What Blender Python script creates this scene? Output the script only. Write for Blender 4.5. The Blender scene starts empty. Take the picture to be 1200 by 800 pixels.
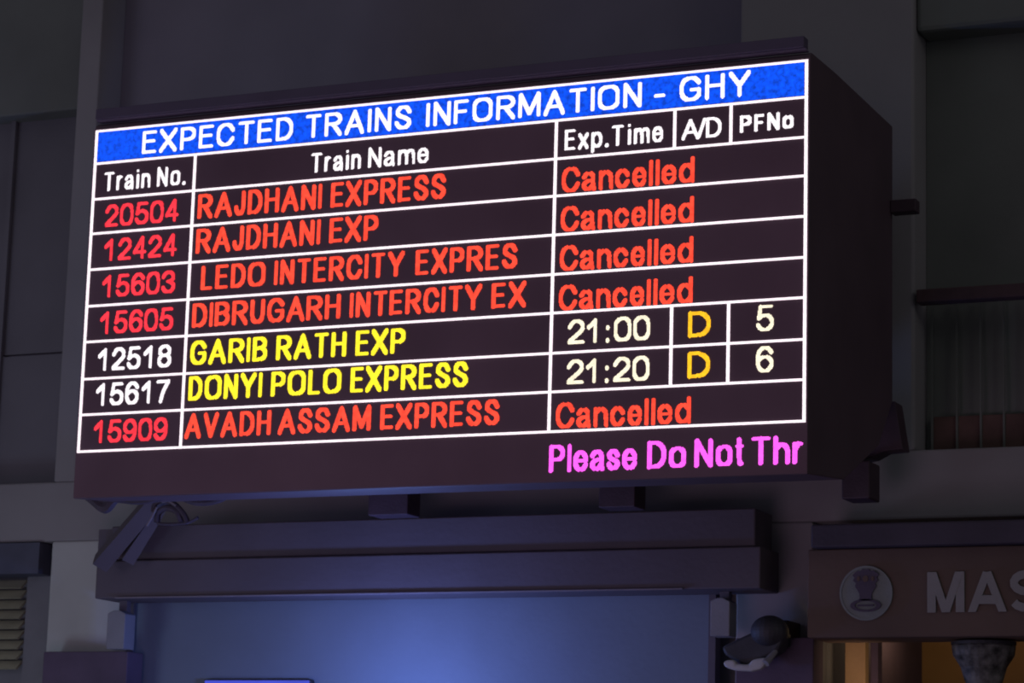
import bpy, bmesh, math, random
from mathutils import Vector, Matrix

# ------------------------------------------------------------------ camera
S = bpy.context.scene
C = S.collection
Z0 = 3.10                                   # height of the table's lower line above the platform
RIGHT = Vector((0.9111818247857234, 0.41107812686014283, 0.02761260214676642))
DOWN = Vector((-0.052678116056572855, 0.18271013505783684, -0.9817545633384533))
FWD = Vector((-0.4086229292011029, 0.8931023346539316, 0.18813697554390296))
CAM = Vector((5.901590314164466, -8.818598575662191, -1.5128273084709873 + Z0))
FPX = 3133.5764
cd = bpy.data.cameras.new('camera')
cam = bpy.data.objects.new('camera', cd)
C.objects.link(cam)
cam.matrix_world = Matrix(((RIGHT.x, -DOWN.x, -FWD.x, CAM.x), (RIGHT.y, -DOWN.y, -FWD.y, CAM.y),
                           (RIGHT.z, -DOWN.z, -FWD.z, CAM.z), (0, 0, 0, 1)))
cd.sensor_width = 36.0
cd.lens = FPX / 1200 * 36.0
cd.dof.use_dof = True                       # the photograph is a little soft all over
cd.dof.focus_distance = 7.2
cd.dof.aperture_fstop = 9.5
S.camera = cam

# ------------------------------------------------------------------ world, lights, exposure
S.view_settings.view_transform = 'Standard'
S.view_settings.look = 'None'
S.view_settings.gamma = 1.0
S.view_settings.exposure = 0.0
S.view_settings.use_curve_mapping = False
w = bpy.data.worlds.new('night_station'); S.world = w; w.use_nodes = True
w.node_tree.nodes['Background'].inputs[0].default_value = (0.080, 0.077, 0.089, 1)
w.node_tree.nodes['Background'].inputs[1].default_value = 0.97

def lamp(name, kind, loc, col, energy, size=1.0, aim=None, **kw):
    l = bpy.data.lights.new(name, kind)
    l.color = col; l.energy = energy
    if kind == 'AREA': l.size = size
    elif kind in ('POINT', 'SPOT'): l.shadow_soft_size = size
    for k, v in kw.items(): setattr(l, k, v)
    o = bpy.data.objects.new(name, l); C.objects.link(o); o.location = loc
    if aim is not None:
        o.rotation_euler = (Vector(aim) - Vector(loc)).to_track_quat('-Z', 'Y').to_euler()
    return o
lamp('platform_light_right', 'AREA', (9.5, -3.0, 6.5), (1.0, 0.97, 0.90), 14, 2.0, (3.5, 1.3, 3.0))
lamp('purple_fill_left', 'AREA', (-3.5, -5.0, 3.0), (0.72, 0.66, 1.0), 20, 2.5, (-0.6, 1.3, 2.6))  # added purple fill, tints the left wall in place of screen haze
lamp('pink_fill_front', 'AREA', (1.6, -3.2, 0.7), (1.0, 0.66, 0.95), 18, 2.0, (1.6, 1.3, 2.9))  # added pink fill for the wall strip under the display
lamp('blue_fill_low', 'AREA', (-1.6, -1.4, 0.9), (0.58, 0.76, 1.0), 10, 0.8, (-0.5, 1.3, 2.0))  # added bluish fill that brightens the lower left pillar and beam

# ------------------------------------------------------------------ helpers
def at(px, py, y):
    """world point on the plane Y = y seen at pixel px, py of the 1200 x 800 frame"""
    d = RIGHT * ((px - 600) / FPX) + DOWN * ((py - 400) / FPX) + FWD
    return CAM + d * ((y - CAM.y) / d.y)
def at_x(px, py, x):
    d = RIGHT * ((px - 600) / FPX) + DOWN * ((py - 400) / FPX) + FWD
    return CAM + d * ((x - CAM.x) / d.x)
def srgb(r, g, b):
    f = lambda c: (c / 255 / 12.92) if c / 255 <= 0.04045 else ((c / 255 + 0.055) / 1.055) ** 2.4
    return (f(r), f(g), f(b))
def mat(name, col, rough=0.8, vary=0.12, scale=6.0, metal=0.0, bump=0.15):
    m = bpy.data.materials.new(name); m.use_nodes = True
    n = m.node_tree; b = n.nodes['Principled BSDF']
    b.inputs['Roughness'].default_value = rough; b.inputs['Metallic'].default_value = metal
    tc = n.nodes.new('ShaderNodeTexCoord'); no = n.nodes.new('ShaderNodeTexNoise'); no.inputs['Scale'].default_value = scale
    no.inputs['Detail'].default_value = 5
    n.links.new(tc.outputs['Object'], no.inputs['Vector'])
    r = n.nodes.new('ShaderNodeValToRGB')
    r.color_ramp.elements[0].position = 0.3; r.color_ramp.elements[1].position = 0.7
    r.color_ramp.elements[0].color = (*[c * (1 - vary) for c in col], 1)
    r.color_ramp.elements[1].color = (*[min(1, c * (1 + vary)) for c in col], 1)
    n.links.new(no.outputs['Fac'], r.inputs['Fac']); n.links.new(r.outputs['Color'], b.inputs['Base Color'])
    if bump:
        bp = n.nodes.new('ShaderNodeBump'); bp.inputs['Strength'].default_value = bump; bp.inputs['Distance'].default_value = 0.01
        n2 = n.nodes.new('ShaderNodeTexNoise'); n2.inputs['Scale'].default_value = scale * 12
        n.links.new(tc.outputs['Object'], n2.inputs['Vector'])
        n.links.new(n2.outputs['Fac'], bp.inputs['Height']); n.links.new(bp.outputs['Normal'], b.inputs['Normal'])
    return m
def led(name, col, strength, vary=0.15, scale=60):
    """light-emitting diodes: emission whose strength differs a little from lamp to lamp"""
    m = bpy.data.materials.new(name); m.use_nodes = True
    n = m.node_tree; b = n.nodes['Principled BSDF']
    b.inputs['Base Color'].default_value = (0.02, 0.02, 0.02, 1); b.inputs['Roughness'].default_value = 0.6
    b.inputs['Emission Color'].default_value = (*col, 1)
    tc = n.nodes.new('ShaderNodeTexCoord'); no = n.nodes.new('ShaderNodeTexNoise')
    no.inputs['Scale'].default_value = scale; no.inputs['Detail'].default_value = 2
    n.links.new(tc.outputs['Object'], no.inputs['Vector'])
    mr = n.nodes.new('ShaderNodeMapRange')
    mr.inputs[1].default_value = 0.3; mr.inputs[2].default_value = 0.7
    mr.inputs[3].default_value = strength * (1 - vary); mr.inputs[4].default_value = strength * (1 + vary)
    n.links.new(no.outputs['Fac'], mr.inputs[0]); n.links.new(mr.outputs[0], b.inputs['Emission Strength'])
    return m
def obj(name, bm, m, parent=None, label=None, bevel=0.0):
    me = bpy.data.meshes.new(name); bmesh.ops.recalc_face_normals(bm, faces=bm.faces[:]) ; bm.to_mesh(me); bm.free()
    o = bpy.data.objects.new(name, me); C.objects.link(o); me.materials.append(m)
    if parent: o.parent = parent; o.matrix_parent_inverse = Matrix.Translation(-parent.location)
    if label: o['label'] = label
    if bevel:
        b = o.modifiers.new('bevel', 'BEVEL'); b.width = bevel; b.segments = 2
    return o
def B(x0, x1, y0, y1, z0, z1, bm=None):
    bm = bm or bmesh.new()
    vs = [bm.verts.new((x, y, z)) for x in (x0, x1) for y in (y0, y1) for z in (z0, z1)]
    for f in ((0, 1, 3, 2), (4, 6, 7, 5), (0, 4, 5, 1), (2, 3, 7, 6), (0, 2, 6, 4), (1, 5, 7, 3)):
        bm.faces.new([vs[i] for i in f])
    return bm
def prism(pts, d, bm=None):
    """closed outline pts (3-D) swept along vector d"""
    bm = bm or bmesh.new(); d = Vector(d)
    a = [bm.verts.new(p) for p in pts]; b = [bm.verts.new(Vector(p) + d) for p in pts]
    bm.faces.new(a); bm.faces.new(b[::-1])
    for i in range(len(a)):
        j = (i + 1) % len(a); bm.faces.new((a[i], b[i], b[j], a[j]))
    return bm
def tube(pts, r, bm=None, seg=10):
    bm = bm or bmesh.new(); pts = [Vector(p) for p in pts]; rings = []
    for i, p in enumerate(pts):
        t = (pts[min(i + 1, len(pts) - 1)] - pts[max(i - 1, 0)]).normalized()
        u = t.cross(Vector((0, 1, 0.01))).normalized(); v = t.cross(u)
        rr = r[i] if isinstance(r, (list, tuple)) else r
        rings.append([bm.verts.new(p + u * rr * math.cos(2 * math.pi * k / seg) + v * rr * math.sin(2 * math.pi * k / seg)) for k in range(seg)])
    for a, b in zip(rings, rings[1:]):
        for k in range(seg): bm.faces.new((a[k], a[(k + 1) % seg], b[(k + 1) % seg], b[k]))
    bm.faces.new(rings[0]); bm.faces.new(rings[-1][::-1])
    return bm
def lathe(prof, c, bm=None, seg=28, squash=1.0):
    bm = bm or bmesh.new(); rings = []
    for r, z in prof:
        rings.append([bm.verts.new((c[0] + r * math.cos(2 * math.pi * k / seg), c[1] + squash * r * math.sin(2 * math.pi * k / seg), c[2] + z)) for k in range(seg)])
    for a, b in zip(rings, rings[1:]):
        for k in range(seg): bm.faces.new((a[k], a[(k + 1) % seg], b[(k + 1) % seg], b[k]))
    bm.faces.new(rings[0]); bm.faces.new(rings[-1][::-1])
    return bm
def pxbox(x0, x1, yt, yb, y0, y1, bm=None):
    """box whose front face (plane Y = y0) covers that pixel rectangle"""
    xm, ym = (x0 + x1) / 2, (yt + yb) / 2
    return B(at(x0, ym, y0).x, at(x1, ym, y0).x, y0, y1, at(xm, yb, y0).z, at(xm, yt, y0).z, bm)
def thing(name, label, cat, loc, group=None):
    o = bpy.data.objects.new(name, None); C.objects.link(o); o.location = loc; o.empty_display_size = 0.1
    tag(o, label, cat, group); return o
def tag(o, label, cat, group=None):
    o['label'] = label; o['category'] = cat
    if group: o['group'] = group
    return o
def struct(name, bm, m, parent=None, bevel=0.0):
    o = obj(name, bm, m, parent, bevel=bevel)
    if not parent: o['kind'] = 'structure'
    return o

def haze_glow(m, col, st):
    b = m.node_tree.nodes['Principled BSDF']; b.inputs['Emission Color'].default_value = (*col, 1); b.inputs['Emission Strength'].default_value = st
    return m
M = dict(
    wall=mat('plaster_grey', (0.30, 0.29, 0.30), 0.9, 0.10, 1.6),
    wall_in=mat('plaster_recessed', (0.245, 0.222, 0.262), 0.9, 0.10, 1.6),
    pale=mat('plaster_pale', (0.50, 0.51, 0.50), 0.9, 0.10, 2.5),
    panel_r=mat('gallery_panel', (0.165, 0.18, 0.165), 0.7, 0.12, 2.0),
    panel_l=mat('window_panel', (0.17, 0.165, 0.19), 0.6, 0.12, 2.0),
    rail=mat('rail_dark_red', (0.09, 0.05, 0.055), 0.6, 0.2, 12),
    brick=mat('parapet_red_brown', (0.13, 0.075, 0.065), 0.8, 0.25, 8),
    cab=mat('cabinet_steel', (0.105, 0.068, 0.088), 0.55, 0.12, 3.0, bump=0.05),
    hood=mat('hood_steel', (0.10, 0.08, 0.135), 0.5, 0.10, 4.0, bump=0.05),
    hood2=mat('hood_lip', (0.20, 0.16, 0.25), 0.5, 0.10, 4.0, bump=0.05),
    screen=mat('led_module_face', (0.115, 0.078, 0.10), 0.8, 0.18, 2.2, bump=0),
    bracket=mat('bracket_steel', (0.06, 0.035, 0.05), 0.6, 0.2, 9),
    fascia=mat('shutter_box', (0.105, 0.085, 0.105), 0.7, 0.10, 3.0),
    line=mat('shutter_box_edge', (0.20, 0.17, 0.20), 0.6, 0.1, 5.0),
    shutter=mat('shutter_sheet', (0.20, 0.21, 0.24), 0.75, 0.06, 3.0),
    slat=mat('shutter_slat_paint', (0.16, 0.19, 0.25), 0.75, 0.06, 3.0),
    dark=mat('dark_board', (0.10, 0.07, 0.11), 0.8, 0.2, 5.0),
    sign=mat('sign_brown', (0.128, 0.086, 0.070), 0.8, 0.14, 3.0),
    cap=mat('sign_cap', (0.06, 0.05, 0.075), 0.7, 0.2, 5.0),
    pale_sign=mat('sign_letter', (0.27, 0.265, 0.265), 0.8, 0.10, 8.0),
    disc=mat('emblem_disc', (0.22, 0.24, 0.24), 0.8, 0.12, 8.0),
    disc_dark=mat('emblem_dark', (0.09, 0.07, 0.11), 0.8, 0.15, 8.0),
    box=mat('pale_box', (0.24, 0.24, 0.27), 0.7, 0.08, 8.0),
    ochre=mat('ochre_wall', (0.40, 0.24, 0.10), 0.9, 0.15, 3.0),
    ochre2=mat('ochre_post', (0.50, 0.32, 0.16), 0.9, 0.12, 5.0),
    blackish=mat('black_metal', (0.035, 0.035, 0.045), 0.6, 0.3, 14.0),
    pendant=mat('pendant_metal', (0.10, 0.10, 0.095), 0.6, 0.9, 26.0),
    white=mat('pale_plastic', (0.46, 0.47, 0.50), 0.5, 0.10, 30.0),
    louvre=mat('olive_louvre', (0.43, 0.42, 0.30), 0.8, 0.14, 10.0),
    frame=mat('grey_frame', (0.20, 0.20, 0.22), 0.7, 0.1, 8.0),
    lintel=mat('dark_lintel', (0.085, 0.09, 0.13), 0.8, 0.15, 8.0),
    cable=mat('cable_black', (0.07, 0.055, 0.085), 0.7, 0.2, 20.0),
    floor=mat('platform_floor', (0.18, 0.17, 0.165), 0.8, 0.15, 2.0),
)

haze_glow(M['screen'], srgb(235, 150, 205), 0.010)          # faint plum emission stands in for haze over the display

# ------------------------------------------------------------------ the building behind
YW, YR = 1.35, 1.55                         # face of pilasters and beam; face of the recessed wall
floor = struct('floor', B(-5, 11, -10, 1.75, -0.1, 0), M['floor'])
zbeam_t = at(1100, 526, YW).z; zbeam_b = at(1100, 607, YW).z
xs_l = at(955, 700, YW).x                    # left jamb of the lit shop
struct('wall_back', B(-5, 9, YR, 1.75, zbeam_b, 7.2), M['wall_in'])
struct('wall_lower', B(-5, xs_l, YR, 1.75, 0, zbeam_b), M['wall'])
xl0, xl1 = at(97, 0, YW).x, at(121, 0, YW).x
struct('trim_1', B(xl0, xl1, YW, YR, zbeam_t, 7.2), M['wall'], bevel=0.008)
xr0, xr1 = at(868, 0, YW).x, at(1071, 300, YW).x
struct('trim_2', B(xr0, xr1, YW, YR, zbeam_t, 7.2), M['wall'], bevel=0.012)
struct('trim_3', B(-5, 9, YW, YR, zbeam_b, zbeam_t), M['wall'], bevel=0.01)
struct('trim_4', B(at(57, 700, YW).x, at(150, 700, YW).x, YW, YR, 0, zbeam_b), M['pale'], bevel=0.01)
struct('trim_5', B(at(862, 700, YW).x, at(952, 700, YW).x, YW, YR, 0, zbeam_b), M['wall'], bevel=0.01)
# beam over the right-hand gallery opening and over the left window
zr_t = at(1100, 50, YR).z
struct('trim_6', B(xr1, 9, YW + 0.03, YR, zr_t, 7.2), M['panel_r'], bevel=0.02)
zl_t = at(45, 143, YR).z
struct('trim_7', B(-5, xl0, YW + 0.06, YR, zl_t, 7.2), M['panel_r'], bevel=0.01)

# right-hand gallery: back panel, rail, panes, parapet
t = bpy.data.objects.new('window_1', None); C.objects.link(t); t['kind'] = 'structure'
t.location = (xr1 + 1, YR, zbeam_t)
xg0 = xr1 + 0.002
obj('back_panel', B(xg0, 9, YR - 0.02, YR - 0.002, zbeam_t, zr_t), M['panel_r'], t)
obj('rail', B(at(1079, 343, YW + .05).x, 9, YW - 0.02, YW + 0.05, at(1140, 352, YW).z, at(1140, 336, YW).z), M['rail'], t, 'dark red horizontal rail', 0.006)
obj('parapet', B(at(1094, 500, YR - .04).x, 9, YR - 0.05, YR - 0.021, zbeam_t, at(1150, 486, YR - .05).z), M['brick'], t, 'reddish brown low panel', 0.004)
for px in (1092, 1121, 1149, 1176, 1203, 1230):
    x = at(px, 450, YR - .06).x
    obj('mullion', B(x - 0.004, x + 0.004, YR - 0.06, YR - 0.05, zbeam_t, at(1140, 352, YR - .06).z), M['panel_r'], t)
# left window
t = bpy.data.objects.new('window_2', None); C.objects.link(t); t['kind'] = 'structure'
t.location = (xl0 - 1, YR, zbeam_t)
zmid = at(40, 415, YR).z
obj('pane', B(-5, xl0 - 0.002, YR - 0.02, YR - 0.002, zmid, zl_t), M['panel_l'], t)
obj('pane', B(-5, xl0 - 0.002, YR - 0.03, YR - 0.002, zbeam_t, zmid - 0.012), M['panel_l'], t)
x = at(6, 300, YR - .05).x
obj('mullion', B(x - 0.012, x + 0.012, YR - 0.05, YR - 0.031, zbeam_t, zl_t), M['panel_l'], t)

# ------------------------------------------------------------------ left opening with the olive louvre
t = thing('louvred_cabinet', 'olive louvred panel in a dark-topped frame at the lower left corner', 'cabinet', (at(20, 790, 1.3).x, 1.45, 0))
xo1 = at(56, 700, 1.42).x
obj('lintel', B(-5, xo1, 1.33, 1.545, at(20, 672, 1.33).z, zbeam_b - 0.005), M['lintel'], t, 'dark blue-grey top')
obj('frame', B(at(31, 700, 1.46).x, xo1, 1.46, 1.545, 0, at(20, 674, 1.46).z), M['frame'], t)
obj('backing', B(-5, at(31, 700, 1.50).x, 1.50, 1.545, 0, at(20, 674, 1.5).z), M['frame'], t)
xe = at(27, 720, 1.46).x
for k in range(9):
    yc = 683 + k * 11.8
    zc = at(15, yc, 1.46).z
    obj('slat', prism([(-5, 1.425, zc - 0.026), (-5, 1.44, zc - 0.028), (-5, 1.49, zc + 0.013), (-5, 1.475, zc + 0.015)], (xe + 5, 0, 0)), M['louvre'], t)
for side, x0, x1, yt, lab in (('l', 50, 153, 763, 'dark purple board across the pillar at lower left'), ('r', 862, 962, 747, 'dark board across the pillar at lower right, beside lit shop')):
    zt = at((x0 + x1) / 2, yt, 1.22).z
    tag(obj('fascia_board', B(at(x0, 780, 1.22).x, at(x1 - (4 if side == 'l' else 9), 780, 1.22).x, 1.22, 1.348, 0, zt), M['dark'], bevel=0.005), lab, 'board')

# ------------------------------------------------------------------ shutter below the display
YF = 1.12
t = thing('shutter_box', 'long dark shutter box below the train display', 'shutter', (1.5, 1.3, at(500, 705, YF).z))
zb = at(500, 695, YF).z; zm = at(500, 648, YF).z; ztp = at(500, 606, YF + .02).z
sbox = t
obj('upper_cover', B(at(131, 620, YF + .02).x, at(885, 615, YF + .02).x, YF + 0.02, YW - 0.002, zm, ztp), M['fascia'], t, bevel=0.006)
obj('lower_cover', B(at(112, 680, YF).x, at(891, 660, YF).x, YF, YW - 0.002, zb, zm - 0.002), M['fascia'], t, bevel=0.006)
obj('edge_strip', B(at(135, 700, YF - .01).x, at(800, 690, YF - .01).x, YF - 0.012, YF - 0.001, zb - 0.002, zb + 0.004), M['line'], t, 'thin paler lower edge')
obj('end_post', B(at(115, 640, YF + .03).x, at(131, 640, YF + .03).x, YF + 0.03, YF + 0.13, zm, at(123, 620, YF + .03).z), M['fascia'], t, 'short post at left end')
t = thing('rolling_shutter', 'rolling shutter lit blue below the long dark box', 'shutter', (1.5, 1.32, 0))
sx0, sx1 = at(157, 760, 1.38).x, at(832, 760, 1.38).x
obj('sheet', B(sx0, sx1, 1.38, 1.40, 0, zb + 0.15), M['slat'], t)
for x_ in (sx0 - 0.03, sx1):
    obj('guide_rail', B(x_, x_ + 0.03, 1.36, 1.42, 0, zb + 0.1), M['fascia'], t)
for x0, x1, yt, yb, lab in ((125, 146, 715, 760, 'pale box under the left end of the long dark shutter box'), (832, 855, 700, 745, 'pale box under the right end of the long dark shutter box')):
    r = thing('end_box', lab, 'box', (at((x0 + x1) / 2, yb, 1.2).x, 1.2, at((x0 + x1) / 2, yb, 1.17).z))
    zt_, zb_ = at((x0 + x1) / 2, yt, 1.17).z, at((x0 + x1) / 2, yb, 1.17).z
    a, b = at(x0, (yt + yb) / 2, 1.17).x, at(x1, (yt + yb) / 2, 1.17).x
    cx = (a + b) / 2
    pts = [(a, 1.17, zb_), (b, 1.17, zb_), (b, 1.17, zt_ - 0.015), (b - 0.03, 1.17, zt_), (a + 0.03, 1.17, zt_), (a, 1.17, zt_ - 0.012)]
    obj('casing', prism(pts, (0, 0.085, 0)), M['box'], r, bevel=0.004)
    obj('hanger', B(cx - 0.02, cx + 0.02, 1.22, 1.25, zt_ - 0.005, zb - 0.001), M['fascia'], r)

# added blue lamp, unseen below the view, that throws the glow on the shutter
t = thing('blue_glow_fill', 'added blue glow light in front of the shutter, out of view', 'lamp', (at(415, 870, .80).x, 0.80, 0))
LY = 0.80; lx = t.location.x; lz = at(415, 830, LY).z
obj('stand', tube([(lx, LY, 0), (lx, LY, lz - 0.12)], 0.02), M['blackish'], t)
obj('housing', prism([(lx - 0.12, LY - .05, lz - 0.12), (lx + 0.12, LY - .05, lz - 0.12), (lx + 0.14, LY - .05, lz - 0.09), (lx - 0.14, LY - .05, lz - 0.09)], (0, 0.12, 0)), M['blackish'], t)
L = lamp('blue_glow_fill_lamp', 'POINT', (lx, LY, lz), (0.22, 0.34, 1.0), 24.0, 0.06); L.parent = t; L.matrix_parent_inverse = Matrix.Translation(-t.location)
# small blue monitor whose top edge just shows
t = thing('monitor', 'small monitor with a saturated blue screen at bottom edge', 'screen', (at(305, 800, 1.33).x, 1.35, 0))
mx0, mx1, mz = at(240, 798, 1.34).x, at(362, 798, 1.34).x, at(300, 797, 1.34).z
obj('casing', B(mx0 - 0.008, mx1 + 0.008, 1.345, 1.378, mz - 0.32, mz + 0.004), M['blackish'], t, bevel=0.004)
obj('screen', B(mx0, mx1, 1.340, 1.3445, mz - 0.30, mz), led('monitor_blue', srgb(70, 80, 215), 0.85, 0.1, 8), t)
obj('stand', tube([((mx0 + mx1) / 2, 1.35, 0), ((mx0 + mx1) / 2, 1.35, mz - 0.3)], 0.02), M['blackish'], t)

# ------------------------------------------------------------------ fixture with the pale curved handle
t = thing('wall_fixture', 'dark round-headed fixture with pale curved handle beneath, by the pillar', 'fixture', (at(903, 750, 1.15).x, 1.2, at(903, 748, 1.15).z))
c = at(902, 740, 1.12)
bm = bmesh.new(); bmesh.ops.create_uvsphere(bm, u_segments=24, v_segments=16, radius=0.075)
bmesh.ops.scale(bm, vec=(1, 1.0, 0.85), verts=bm.verts); bmesh.ops.translate(bm, vec=c, verts=bm.verts)
o = obj('head', bm, M['blackish'], t)
pts = [at(882, 742, 1.12), at(905, 726, 1.12), at(922, 742, 1.12), at(915, 762, 1.12), at(880, 784, 1.12), at(852, 768, 1.12), at(848, 758, 1.12)]
obj('body', prism([p - Vector((0, 0.03, 0)) for p in pts], (0, 0.10, 0)), M['blackish'], t, bevel=0.012)
obj('mounting_plate', B(c.x - 0.05, c.x + 0.05, 1.18, 1.348, c.z - 0.05, c.z + 0.05), M['blackish'], t)
Y = 1.05
px = [(846, 777), (850, 773), (860, 772.5), (862, 777.5), (877, 778), (880, 773), (888, 771), (897, 770), (897, 777), (892, 783.5), (880, 786.5), (862, 785.5), (851, 782.5)]
obj('handle', prism([at(a, b, Y) for a, b in px], (0, 0.035, 0)), M['white'], t, 'pale curved handle', 0.012)
obj('arm', tube([at(897, 777, Y), at(909, 763, Y + .05)], [0.016, 0.010], seg=10), M['box'], t)

# ------------------------------------------------------------------ shop sign with the emblem
YS = 1.10
t = thing('shop_sign', 'brown sign with round emblem and pale letters MAS', 'sign', (at(1080, 745, YS).x, 1.3, at(1080, 745, YS).z))
zs0, zs1 = at(1080, 746, YS).z, at(1080, 641, YS).z
xs0 = at(946, 700, YS).x; xs1 = xs0 + 3.6
obj('board', B(xs0, xs1, YS, YW - 0.002, zs0, zs1), M['sign'], t, bevel=0.006)
obj('cap', B(at(950, 625, YS - .05).x, xs1 + .05, YS - 0.05, YW - 0.002, zs1 + 0.002, at(1080, 611, YS - .05).z), M['cap'], t, 'blackish top band', 0.008)
ec = at(1015.5, 695, YS)
R = (at(1046.5, 695, YS).x - at(984.5, 695, YS).x) / 2
def disc(r0, r1, y, th, sx=1.0, sz=1.0, dx=0, dz=0, seg=48):
    bm = bmesh.new(); P = []
    for r in (r1, r0):
        P.append([[bm.verts.new((ec.x + dx + sx * r * math.cos(2 * math.pi * k / seg), yy, ec.z + dz + sz * r * math.sin(2 * math.pi * k / seg))) for k in range(seg)] for yy in (y, y - th)] if r else None)
    o_, i_ = P
    for k in range(seg):
        j = (k + 1) % seg
        bm.faces.new((o_[0][k], o_[0][j], o_[1][j], o_[1][k]))
        if i_:
            bm.faces.new((i_[0][k], i_[0][j], i_[1][j], i_[1][k])); bm.faces.new((o_[1][k], o_[1][j], i_[1][j], i_[1][k])); bm.faces.new((o_[0][k], o_[0][j], i_[0][j], i_[0][k]))
    if not i_: bm.faces.new(o_[0]); bm.faces.new(o_[1])
    return bm
em = obj('emblem_disc', disc(0, R, YS - 0.001, 0.006), M['disc'], t, 'grey round emblem')
obj('rim', disc(R * 0.92, R, YS - 0.008, 0.002), M['disc'], em)
def flat(pts, y=YS - 0.008, th=0.006):
    return prism([(ec.x + a * R, y, ec.z + b * R) for a, b in pts], (0, -th, 0))
half = [(0, .86), (.12, .88), (.18, .80), (.30, .82), (.42, .74), (.50, .66), (.42, .56), (.48, .46), (.36, .36), (.40, .24), (.30, .10), (.24, -.02), (.22, -.16), (.26, -.26), (.0, -.28)]
outline = half + [(-a, b) for a, b in half[1:-1]][::-1]
obj('lion_group', flat(outline), M['disc_dark'], em, 'dark silhouette of seated lions')
obj('lion_face', disc(0, R * .10, YS - 0.0145, 0.002, 1, 1.2, 0, R * .52), M['sign'], em)
for s_ in (-1, 1):
    obj('lion_face', disc(0, R * .07, YS - 0.0145, 0.002, .8, 1.3, s_ * R * .27, R * .52), M['sign'], em)
obj('pedestal', disc(R * .40, R * .58, YS - 0.008, 0.006, 1.0, .40, 0, -R * .45), M['disc_dark'], em, 'dark oval pedestal ring')
obj('pedestal_band', flat([(-.30, -.42), (.30, -.42), (.30, -.48), (-.30, -.48)]), M['disc_dark'], em)
# solid letters M A S
lz0, lz1 = at(1140, 717, YS).z, at(1140, 669.5, YS).z
LH = lz1 - lz0
def letter(px0, px1, strokes, sw):
    x0, x1 = at(px0, 695, YS).x, at(px1, 695, YS).x
    W = x1 - x0; bm = bmesh.new(); k = 0
    for pl in strokes:
        pl = [(x0 + a * W, lz0 + b * LH) for a, b in pl]
        n = len(pl); Lf, Rt = [], []
        for i, (a, b) in enumerate(pl):
            p0 = pl[max(i - 1, 0)]; p1 = pl[min(i + 1, n - 1)]
            dx, dz = p1[0] - p0[0], p1[1] - p0[1]; l = math.hypot(dx, dz); nx, nz = -dz / l, dx / l
            Lf.append((a + nx * sw / 2, b + nz * sw / 2)); Rt.append((a - nx * sw / 2, b - nz * sw / 2))
        y = YS - 0.001; th = 0.008 + k * 0.0004; k += 1
        for i in range(n - 1):
            q = [Lf[i], Lf[i + 1], Rt[i + 1], Rt[i]]
            q = [(u, y, min(max(v, lz0), lz1) if n == 2 else v) for u, v in q]
            prism(q, (0, -th, 0), bm)
    return bm
sw = LH * 0.215
obj('letter', letter(1087, 1131, [[(.12, 0), (.12, 1)], [(.88, 0), (.88, 1)], [(.14, 1.05), (.50, -.05)], [(.86, 1.05), (.50, -.05)]], sw), M['pale_sign'], t, 'letter M')
obj('letter', letter(1135, 1180, [[(.10, -.05), (.50, 1.0)], [(.90, -.05), (.50, 1.0)], [(.25, .30), (.75, .30)]], sw), M['pale_sign'], t, 'letter A')
arc = []
for a in range(20, 271, 25): arc.append((.5 + .36 * math.cos(math.radians(a)), .70 + .21 * math.sin(math.radians(a))))
for a in range(65, -161, -25): arc.append((.5 + .38 * math.cos(math.radians(a)), .29 + .20 * math.sin(math.radians(a))))
obj('letter', letter(1183, 1224, [arc], sw * .95), M['pale_sign'], t, 'letter S cut by the picture edge')

# lit shop beneath the sign
struct('wall_shop', B(xs_l, 9, 2.9, 3.0, 0, zbeam_b), M['ochre'])
struct('ceiling_shop', B(xs_l, 9, 1.75, 3.0, zbeam_b, zbeam_b + 0.08), M['wall'])
struct('wall_shop_left', B(xs_l - 0.1, xs_l, 1.75, 3.0, 0, zbeam_b), M['dark'])
struct('shop_light_block', B(xs_l, 9, 1.56, 1.60, zs1 - 0.08, zbeam_b - 0.001), M['wall'])  # unseen board added to keep shop light off the sign cap
struct('floor_shop', B(xs_l, 9, 1.75, 3.0, -0.1, 0), M['floor'])
tag(obj('shop_post', B(at(990, 770, 1.45).x, at(1014, 770, 1.45).x, 1.45, 1.50, 0, zs0 + 0.1), M['ochre2'], bevel=0.004), 'warm lit ochre post below the brown sign', 'post')
tag(obj('shop_post_dark', B(at(1019, 770, 1.48).x, at(1028, 770, 1.48).x, 1.49, 1.55, 0, zs0 + 0.1), M['dark'], bevel=0.004), 'thin dark post right of the ochre post', 'post').name = 'door_jamb'
pc = at(1153, 800, 1.25)
t = thing('hanging_lamp', 'dark mottled bowl-shaped lamp hanging below the brown sign', 'lamp', (pc.x, 1.25, zs0))
rr = (at(1190, 760, 1.25).x - at(1116, 760, 1.25).x) / 2
ztop = at(1153, 752, 1.25).z; zlow = at(1153, 806, 1.25).z; dh = ztop - zlow
obj('bowl', lathe([(rr * .9, 0), (rr, -dh * .1), (rr * .96, -dh * .3), (rr * .72, -dh * .55), (rr * .62, -dh * .8), (rr * .5, -dh), (rr * .1, -dh * 1.02)], (pc.x, 1.25, ztop), squash=.8), M['pendant'], t)
obj('stem', tube([(pc.x, 1.25, ztop - 0.01), (pc.x, 1.25, zs0 + 0.002)], 0.03), M['blackish'], t)
obj('rim', lathe([(rr * 1.02, 0), (rr * 1.02, 0.012), (rr * .9, 0.014)], (pc.x, 1.25, ztop - 0.012), squash=.8), M['blackish'], t)
lamp('shop_bulb', 'POINT', (at(1085, 760, 2.3).x, 2.3, zbeam_b - 0.35), (1.0, 0.68, 0.36), 1.0, 0.06)
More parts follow.
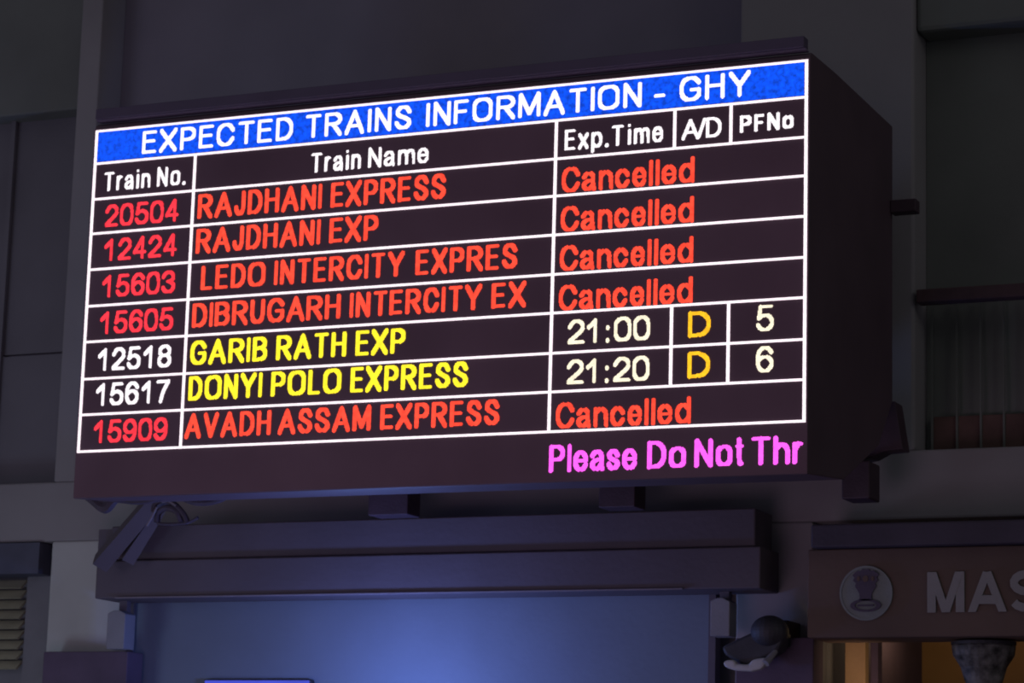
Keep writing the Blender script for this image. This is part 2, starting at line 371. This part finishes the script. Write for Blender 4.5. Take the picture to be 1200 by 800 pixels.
lamp('post_fill_spot', 'SPOT', (at(1060, 860, 0.9).x, 0.9, at(1060, 960, 0.9).z), (1.0, 0.70, 0.42), 9, 0.05, (at(1004, 770, 1.45)), spot_size=0.55, spot_blend=0.8)  # added warm fill for the post front, unseen below the view

# ------------------------------------------------------------------ the display
PITCH = 3.0 / 384
def gz(v): return Z0 + v * PITCH
board = thing('train_display', 'large black display board with red, yellow and white train times', 'display', (1.5, 0.5, gz(-24)))
XB0, XB1 = -0.014, 3.012
def side(px_, py_):
    p = at_x(px_, py_, XB1); return (p.y, p.z)
y2, z2 = side(1046, 148); y3, z3 = side(1046, 470)
zb0 = gz(-23.8)
prof = [(0.0, zb0), (0.0, gz(170.5)), (0.02, gz(172)), (0.29, gz(172.6)), (y2, z2), (y3, z3), (0.86, side(1026, 520)[1]), (0.42, side(985, 560)[1])]
obj('cabinet', prism([(XB0, a, b) for a, b in prof], (XB1 - XB0, 0, 0)), M['cab'], board, bevel=0.004)
obj('hood', B(XB0 + 0.01, at(942, 55, -0.02).x, -0.02, 0.03, gz(173.6), gz(179)), M['hood'], board, 'flat sheet hood above the header', 0.003)
obj('hood_lip', B(XB0 + 0.01, at(943, 60, -0.02).x, -0.01, 0.03, gz(172.7), gz(173.5)), M['hood2'], board, 'thin paler line under the hood')
obj('rear_clamp', B(XB1 + 0.0005, at(1073, 240, 1.0).x, 1.0, 1.06, at(1060, 248, 1.0).z, at(1060, 233, 1.0).z), M['bracket'], board, 'short dark bracket at right rear', 0.004)
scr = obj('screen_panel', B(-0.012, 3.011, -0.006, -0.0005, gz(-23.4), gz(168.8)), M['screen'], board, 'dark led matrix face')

# led colours
E = dict(
    white=led('led_white', srgb(255, 246, 252), 1.2, 0.12),
    line=led('led_line', srgb(255, 238, 247), 1.3, 0.10),
    warm=led('led_warm_white', srgb(255, 243, 214), 1.15, 0.12),
    red=led('led_red', srgb(255, 72, 50), 1.25, 0.22),
    red2=led('led_crimson', srgb(255, 52, 66), 1.25, 0.22),
    yellow=led('led_yellow', srgb(255, 232, 42), 1.3, 0.16),
    amber=led('led_amber', srgb(255, 190, 30), 1.2, 0.18),
    pink=led('led_magenta', srgb(255, 92, 238), 1.35, 0.16),
    blue=led('led_blue', srgb(2, 82, 248), 1.0, 0.42, 55),
)
# glyph strokes: x 0..1 between the outer stems, y 0..1 between baseline and cap height ('x' = height of small letters)
O8 = [(0, .5), (0, .72), (.06, .86), (.26, 1), (.74, 1), (.94, .86), (1, .72), (1, .28), (.94, .14), (.74, 0), (.26, 0), (.06, .14), (0, .28), (0, .5)]
def o8(h): return [[(a, b * h) for a, b in O8]]
h = .72
G = {
 'A': (10.5, [[(0, 0), (.5, 1), (1, 0)], [(.18, .32), (.82, .32)]]),
 'B': (9, [[(0, 0), (0, 1)], [(0, 1), (.7, 1), (.95, .85), (.95, .68), (.7, .54), (0, .54)], [(.7, .54), (1, .4), (1, .15), (.7, 0), (0, 0)]]),
 'C': (9.5, [[(1, .72), (.75, 1), (.28, 1), (0, .75), (0, .25), (.28, 0), (.75, 0), (1, .28)]]),
 'D': (9, [[(0, 0), (0, 1), (.65, 1), (1, .72), (1, .28), (.65, 0), (0, 0)]]),
 'E': (8, [[(0, 0), (0, 1)], [(0, 1), (1, 1)], [(0, .54), (.9, .54)], [(0, 0), (1, 0)]]),
 'F': (7.5, [[(0, 0), (0, 1)], [(0, 1), (1, 1)], [(0, .52), (.85, .52)]]),
 'G': (10, [[(.97, .78), (.75, 1), (.28, 1), (0, .75), (0, .25), (.28, 0), (.7, 0), (1, .15), (1, .46), (.55, .46)]]),
 'H': (9, [[(0, 0), (0, 1)], [(1, 0), (1, 1)], [(0, .54), (1, .54)]]),
 'I': (2, [[(.5, 0), (.5, 1)]]),
 'J': (7, [[(1, 1), (1, .22), (.75, 0), (.28, 0), (0, .22), (0, .32)]]),
 'L': (7.5, [[(0, 1), (0, 0)], [(0, 0), (1, 0)]]),
 'M': (11, [[(0, 0), (0, 1)], [(1, 0), (1, 1)], [(0.03, 1), (.5, .12), (.97, 1)]]),
 'N': (9, [[(0, 0), (0, 1)], [(1, 0), (1, 1)], [(.02, 1), (.98, 0)]]),
 'O': (10.5, o8(1)),
 'P': (8.5, [[(0, 0), (0, 1)], [(0, 1), (.7, 1), (1, .85), (1, .6), (.7, .45), (0, .45)]]),
 'R': (9.5, [[(0, 0), (0, 1)], [(0, 1), (.7, 1), (.97, .85), (.97, .64), (.7, .5), (0, .5)], [(.5, .48), (1, 0)]]),
 'S': (9, [[(.97, .76), (.75, 1), (.25, 1), (.02, .8), (.1, .62), (.9, .4), (1, .2), (.75, 0), (.25, 0), (0, .24)]]),
 'T': (9, [[(0, 1), (1, 1)], [(.5, 0), (.5, 1)]]),
 'U': (9, [[(0, 1), (0, .22), (.28, 0), (.72, 0), (1, .22), (1, 1)]]),
 'V': (9.5, [[(0, 1), (.5, 0), (1, 1)]]),
 'X': (9.5, [[(0, 0), (1, 1)], [(0, 1), (1, 0)]]),
 'Y': (10, [[(0, 1), (.5, .45), (1, 1)], [(.5, .45), (.5, 0)]]),
 '0': (8, o8(1)),
 '1': (8, [[(.62, 0), (.62, 1)], [(.58, .95), (.12, .68)]]),
 '2': (8, [[(.02, .74), (.25, 1), (.75, 1), (1, .78), (.92, .55), (.05, .08)], [(0, 0), (1, 0)]]),
 '3': (8, [[(0, .78), (.25, 1), (.75, 1), (.97, .8), (.9, .6), (.6, .53), (.4, .53)], [(.6, .53), (1, .38), (1, .18), (.75, 0), (.25, 0), (0, .22)]]),
 '4': (8, [[(.76, 0), (.76, 1)], [(.7, 1), (.0, .28)], [(0, .26), (1, .26)]]),
 '5': (8, [[(.95, 1), (.18, 1), (.05, .5), (.3, .62), (.72, .62), (1, .44), (1, .18), (.72, 0), (.25, 0), (0, .2)]]),
 '6': (8, [[(.97, .8), (.75, 1), (.28, 1), (0, .72), (0, .25), (.28, 0), (.72, 0), (1, .2), (1, .42), (.75, .6), (.28, .6), (.03, .42)]]),
 '7': (8, [[(0, 1), (1, 1), (.5, .45), (.35, 0)]]),
 '8': (8, [[(.25, .53), (.04, .68), (.04, .84), (.28, 1), (.72, 1), (.96, .84), (.96, .68), (.75, .53), (.25, .53)], [(.25, .53), (0, .38), (0, .18), (.28, 0), (.72, 0), (1, .18), (1, .38), (.75, .53)]]),
 '9': (8, [[(.03, .2), (.25, 0), (.72, 0), (1, .28), (1, .75), (.72, 1), (.28, 1), (0, .8), (0, .58), (.25, .4), (.72, .4), (.97, .58)]]),
 ':': (2, [[(.5, 0), (.5, .02)], [(.5, .6), (.5, .62)]]),
 '.': (2, [[(.5, 0), (.5, .01)]]),
 '-': (5, [[(0, .36), (1, .36)]]),
 '/': (4, [[(0, 0), (1, 1)]]),
 'a': (7.5, [[(.03, h * .78), (.25, h), (.7, h), (.92, h * .8), (.92, .12), (1, 0)], [(.92, h * .58), (.25, h * .5), (0, h * .3), (0, h * .18), (.25, 0), (.6, 0), (.92, .2)]]),
 'c': (7.5, [[(1, h * .72), (.72, h), (.28, h), (0, h * .72), (0, h * .28), (.28, 0), (.72, 0), (1, h * .28)]]),
 'd': (8, [[(1, 0), (1, 1)], [(1, h * .75), (.7, h), (.28, h), (0, h * .72), (0, h * .28), (.28, 0), (.7, 0), (1, h * .25)]]),
 'e': (7.5, [[(0, h * .5), (1, h * .5), (1, h * .72), (.72, h), (.28, h), (0, h * .72), (0, h * .28), (.28, 0), (.75, 0), (1, h * .25)]]),
 'h': (7.5, [[(0, 0), (0, 1)], [(0, h * .75), (.3, h), (.7, h), (1, h * .75), (1, 0)]]),
 'i': (2, [[(.5, 0), (.5, h)], [(.5, .99), (.5, 1)]]),
 'l': (2, [[(.5, 0), (.5, 1)]]),
 'm': (11.5, [[(0, 0), (0, h)], [(0, h * .8), (.2, h), (.38, h), (.5, h * .8), (.5, 0)], [(.5, h * .8), (.7, h), (.88, h), (1, h * .8), (1, 0)]]),
 'n': (7.5, [[(0, 0), (0, h)], [(0, h * .75), (.3, h), (.7, h), (1, h * .75), (1, 0)]]),
 'o': (8, o8(h)),
 'p': (8, [[(0, h), (0, -.27)], [(0, h * .75), (.3, h), (.72, h), (1, h * .72), (1, h * .28), (.72, 0), (.3, 0), (0, h * .25)]]),
 'r': (5, [[(0, 0), (0, h)], [(0, h * .7), (.5, h), (1, h)]]),
 's': (7, [[(.95, h * .76), (.7, h), (.25, h), (.03, h * .78), (.15, h * .58), (.88, h * .42), (1, h * .22), (.72, 0), (.25, 0), (0, h * .24)]]),
 't': (4.5, [[(.45, 1), (.45, .12), (.7, 0), (1, 0)], [(0, h), (1, h)]]),
 'x': (7.5, [[(0, 0), (1, h)], [(0, h), (1, 0)]]),
}
def seg_dist(p, a, b):
    vx, vy = b[0] - a[0], b[1] - a[1]; wx, wy = p[0] - a[0], p[1] - a[1]
    L2 = vx * vx + vy * vy
    t_ = 0 if L2 == 0 else max(0, min(1, (wx * vx + wy * vy) / L2))
    return math.hypot(wx - t_ * vx, wy - t_ * vy)
SUB = 3
def rounded(pl, n=2):
    """cut the shallow corners of a stroke, keep the sharp ones"""
    for _ in range(n):
        out = [pl[0]]
        closed = pl[0] == pl[-1] and len(pl) > 3
        for a, b, c in zip(pl, pl[1:], pl[2:]):
            u = (b[0] - a[0], b[1] - a[1]); v = (c[0] - b[0], c[1] - b[1])
            lu, lv = math.hypot(*u), math.hypot(*v)
            if lu and lv and (u[0] * v[0] + u[1] * v[1]) / (lu * lv) > .28 and len(pl) > 3:
                out += [(b[0] - u[0] * .25, b[1] - u[1] * .25), (b[0] + v[0] * .25, b[1] + v[1] * .25)]
            else: out.append(b)
        pl = out + [pl[-1]]
    return pl
def raster(word, x0, x1, base, H, sx=2.0, sy=2.0, gap=2.0):
    """lit cells (column, row) of each letter of one word between columns x0 and x1, as a list"""
    x0, x1, base, H, sx, sy, gap = [v * SUB for v in (x0, x1, base, H, sx, sy, gap)]
    thin = 2 * SUB
    n = len(word); out = []
    fixed = sum(thin for c in word if c in 'Iil.:'); flex = sum(G[c][0] for c in word if c not in 'Iil.:')
    k = ((x1 - x0) - fixed - gap * (n - 1)) / flex if flex else 1.0
    x = x0
    for c in word:
        w_ = G[c][0]; wd = thin if c in 'Iil.:' else w_ * k
        a = round(x); b = max(a + 2, round(x + wd)); x += wd + gap
        sxx = min(sx, b - a) if c in 'Iil.:' else sx
        lit = set()
        def X(u, snap=False):
            v = a + sxx / 2 + u * (b - a - sxx)
            return round(v - sxx / 2) + sxx / 2 if snap else v
        def Y(u, snap=False):
            v = base + sy / 2 + u * (H - sy)
            return round(v - sy / 2) + sy / 2 if snap else v
        for pl in G[c][1]:
            if len(pl) > 3: pl = rounded(pl)
            for (p, q) in zip(pl, pl[1:]):
                ver = abs(p[0] - q[0]) < .03; hor = abs(p[1] - q[1]) < .021 and not ver
                P_ = (X(p[0], ver), Y(p[1], hor)); Q_ = (X(q[0], ver), Y(q[1], hor))
                if ver: Q_ = (P_[0], Q_[1])
                if hor: Q_ = (Q_[0], P_[1])
                l = math.hypot(Q_[0] - P_[0], Q_[1] - P_[1]) or 1
                dx, dy = (0, 1) if ver else (abs(Q_[0] - P_[0]) / l, abs(Q_[1] - P_[1]) / l)
                th = (sx * dy + sy * dx) / 2 * (1 if ver or hor else .94)
                if c in '.:' : th = thin / 2
                m_ = int(th) + 2
                for i in range(int(min(P_[0], Q_[0]) - m_), int(max(P_[0], Q_[0]) + m_ + 1)):
                    for j in range(int(min(P_[1], Q_[1]) - m_), int(max(P_[1], Q_[1]) + m_ + 1)):
                        if i < a - .01 or i >= b: continue
                        if seg_dist((i + .51, j + .51), P_, Q_) <= th + .03: lit.add((i, j))
        out.append(lit)
    return out
def lamps(cells, y, org, size=1.0):
    bm = bmesh.new(); P_ = PITCH / SUB; V = {}
    def v(i, j):
        if (i, j) not in V: V[(i, j)] = bm.verts.new((i * P_ - org[0], y - org[1], Z0 + j * P_ - org[2]))
        return V[(i, j)]
    left = set(cells)
    for i, j in sorted(cells):
        bm.faces.new((v(i, j), v(i + 1, j), v(i + 1, j + 1), v(i, j + 1)))
    return bm
ROW = [167.4, 150.1, 131.2, 113.0, 94.1, 75.0, 56.4, 37.2, 18.8, 0.0]
def line_of(name, letters, m, label, y=-0.008):
    """one line of writing: an Empty part with every letter a mesh below it"""
    i0 = min(min(c) for c in letters)
    org = (board.location.x, board.location.y, board.location.z)
    e = bpy.data.objects.new(name, None); C.objects.link(e); e.parent = board; e['label'] = label; e.empty_display_size = .02
    for cells in letters:
        bm = lamps(cells, y, org); me = bpy.data.meshes.new('letter'); bm.to_mesh(me); bm.free(); me.materials.append(m)
        o = bpy.data.objects.new('digit' if name in ('train_number', 'train_time', 'platform_number') else 'letter', me); C.objects.link(o); o.parent = e
    return e
def words(lst, H, sx, sy, gap=2.0):
    out = []
    for wd, a, b, base in lst: out += raster(wd, a, b, base, H, sx, sy, gap)
    return out
# header band of blue lamps with its white letters
head = [("EXPECTED", 28, 116, 153), ("TRAINS", 123, 182, 153), ("INFORMATION", 190, 303, 153), ("-", 309, 315, 153), ("GHY", 322, 357, 153.3)]
hl = words(head, 12, 1.9, 1.6, 1.9)
line_of('header_lettering', hl, E['white'], 'white letters EXPECTED TRAINS INFORMATION - GHY', -0.0085)
org = tuple(board.location)
taken = set().union(*hl)
bm = lamps({(i, j) for i in range(3, 1149) for j in range(453, 501)} - taken, -0.008, org)
me = bpy.data.meshes.new('header_band'); bm.to_mesh(me); bm.free(); me.materials.append(E['blue'])
o = bpy.data.objects.new('header_band', me); C.objects.link(o); o.parent = board; o['label'] = 'blue lit header band'
for lst, lab in (([("Train", 6, 34, 135), ("No.", 38, 55, 135)], 'Train No.'), ([("Train", 127, 155, 135), ("Name", 159, 192, 135)], 'Train Name'),
                 ([("Exp.Time", 264, 314, 135)], 'Exp.Time')):
    line_of('heading', words(lst, 10, 1.5, 1.2, 1.4), E['white'], 'white letters ' + lab)
line_of('heading', words([("A", 323.5, 332, 135), ("/", 331, 335.5, 135), ("D", 335.5, 343, 135)], 9.5, 1.5, 1.2), E['white'], 'white letters A/D')
line_of('heading', words([("PFNo", 352, 378, 136)], 8, 1.7, 1.3, 1.5), E['white'], 'white letters PFNo')
nos = ['20504', '12424', '15603', '15605', '12518', '15617', '15909']
bases = [116, 98, 79, 60, 41, 23, 4]
names = [[("RAJDHANI", 63, 134), ("EXPRESS", 139, 202)], [("RAJDHANI", 63, 134), ("EXP", 139, 166)], [("LEDO", 67, 104), ("INTERCITY", 109, 181), ("EXPRES", 187, 241)],
         [("DIBRUGARH", 63, 147), ("INTERCITY", 152, 223), ("EX", 228, 246)], [("GARIB", 63, 107), ("RATH", 112, 151), ("EXP", 156, 183)],
         [("DONYI", 63, 105), ("POLO", 110, 149), ("EXPRESS", 154, 217)], [("AVADH", 62, 111), ("ASSAM", 115, 166), ("EXPRESS", 171, 234)]]
for r in range(7):
    on = r in (4, 5)
    cells = []
    for k, ch in enumerate(nos[r]): cells += raster(ch, 8 + 9 * k, 16 + 9 * k, bases[r], 11.5, 1.8, 1.5)
    line_of('train_number', cells, E['white'] if on else E['red2'], ('white' if on else 'red') + ' number ' + nos[r])
    cells = words([(a, b, c, bases[r] + .5) for a, b, c in names[r]], 12.3 if r < 2 else 12, 2.2, 1.6, 1.3)
    line_of('train_name', cells, E['yellow'] if on else E['red'], ('yellow' if on else 'red') + ' letters ' + ' '.join(n_[0] for n_ in names[r]))
    if not on:
        cb = [114, 95, 76, 57, 0, 0, 1][r]
        line_of('train_status', words([("Cancelled", 263, 330, cb + .4)], 12, 2.1, 1.4, 1.2), E['red'], 'red letters Cancelled')
    else:
        tb = 41 if r == 4 else 22
        tm = '21:00' if r == 4 else '21:20'
        cells = []
        for ch, a, b in zip(tm, (268, 277, 287.5, 291.5, 301), (276.5, 285.5, 289.5, 300, 309.5)): cells += raster(ch, a, b, tb, 11.5, 1.7, 1.5)
        line_of('train_time', cells, E['warm'], 'warm white time ' + tm)
        line_of('direction_letter', words([("D", 328, 339, tb)], 12, 1.9, 1.5), E['amber'], 'amber letter D')
        line_of('platform_number', words([('5' if r == 4 else '6', 361, 369.5, tb + 1)], 12, 1.7, 1.4), E['warm'], 'warm white platform number ' + ('5' if r == 4 else '6'))
line_of('ticker', words([("Please", 260, 304, -19), ("Do", 309, 328, -19), ("Not", 332, 356, -19), ("Thr", 359, 384, -19)], 12.5, 2.2, 1.5, 1.1), E['pink'], 'magenta letters Please Do Not Thr')
# ruled lines
def ruled(x0, x1, z0, z1, m='line'):
    obj('grid_line', B(x0 * PITCH, x1 * PITCH, -0.009, -0.0065, gz(z0), gz(z1)), E[m], board)
HT, VT = 0.58, 0.76
for k, z in enumerate(ROW): ruled(0, 384, z - HT, z + HT)
ruled(-VT, VT, -HT, 167.4 + HT); ruled(384 - VT, 384 + VT, -HT, 167.4 + HT)
ruled(60 - VT, 60 + VT, 0, ROW[1]); ruled(259.5 - VT, 259.5 + VT, 0, ROW[1])
for a, b in ((ROW[2], ROW[1]), (ROW[8], ROW[6])):
    ruled(319.8 - VT, 319.8 + VT, a, b); ruled(347.6 - VT, 347.6 + VT, a, b)

# supports between the shutter box and the display
def support(x0, x1, yt, yb, lab, y=1.0):
    p = pxbox(x0, x1, yt - 25, yb, y, y + 0.12)
    tag(obj('support_bracket', p, M['bracket'], bevel=0.004), lab, 'bracket')
support(432, 478, 578, 603, 'dark bracket under the middle left of the train display')
support(702, 744, 572, 594, 'dark bracket under the middle right of the train display')
t = thing('corner_bracket', 'large dark bracket under the right rear corner of the display', 'bracket', (at(1005, 580, 1.0).x, 1.1, at(1005, 584, 1.0).z))
obj('block', pxbox(986, 1019, 540, 584, 1.02, 1.16), M['bracket'], t, bevel=0.006)
pts = [at(a, b, 1.12) for a, b in ((1000, 470), (1049, 470), (1058, 526), (1036, 528), (1022, 536), (1000, 540))]
obj('gusset', prism(pts, (0, 0.10, 0)), M['bracket'], t, bevel=0.004)
t = sbox
obj('strut', tube([at(118, 660, 1.05), at(176, 592, 0.95), at(190, 570, 0.9)], [0.05, 0.045, 0.045], seg=4), M['fascia'], t)
obj('strut', tube([at(150, 655, 1.06), at(186, 600, 1.0), at(196, 578, 0.95)], [0.04, 0.03, 0.03], seg=4), M['fascia'], t)
random.seed(4)
t = thing('cable_loops', 'loose dark cables looping under the left end of the display', 'cable', at(190, 600, 1.0))
def loop(pts, r=0.008, m='cable', lab=None, y=0.84):
    P = [at(a, b, y) for a, b in pts]; Q = []
    for i in range(len(P) - 1):
        p0, p1, p2, p3 = P[max(i - 1, 0)], P[i], P[i + 1], P[min(i + 2, len(P) - 1)]
        for s_ in range(5):
            u = s_ / 5
            Q.append(0.5 * ((2 * p1) + (p2 - p0) * u + (2 * p0 - 5 * p1 + 4 * p2 - p3) * u * u + (3 * p1 - p0 - 3 * p2 + p3) * u ** 3))
    obj('cable', tube(Q + [P[-1]], r, seg=8), M[m], t, lab)
loop([(180, 600), (182, 590), (192, 586), (205, 591), (216, 603), (220, 613)], 0.012)
loop([(184, 612), (186, 600), (196, 595), (208, 600), (212, 612)], 0.014)
loop([(190, 588), (198, 587), (206, 592)], 0.005, 'line', 'paler cable', 0.82)
loop([(172, 616), (178, 606), (184, 594)], 0.005, 'line', 'paler cable', 0.82)
loop([(184, 613), (200, 614), (220, 612), (232, 606)], 0.007)
loop([(200, 575), (225, 588), (250, 588), (270, 580)], 0.012)
t = board
for pts, r in (([(95, 574), (108, 584), (120, 594), (128, 592), (134, 584), (150, 580), (170, 582)], .022), ([(92, 572), (104, 580), (116, 590), (124, 596), (130, 590), (140, 578)], .02),
               ([(100, 576), (116, 584), (126, 586), (140, 584), (160, 586), (180, 584), (200, 578)], .018), ([(92, 570), (110, 576), (130, 580), (160, 576)], .026)):
    loop(pts, r, y=0.30)
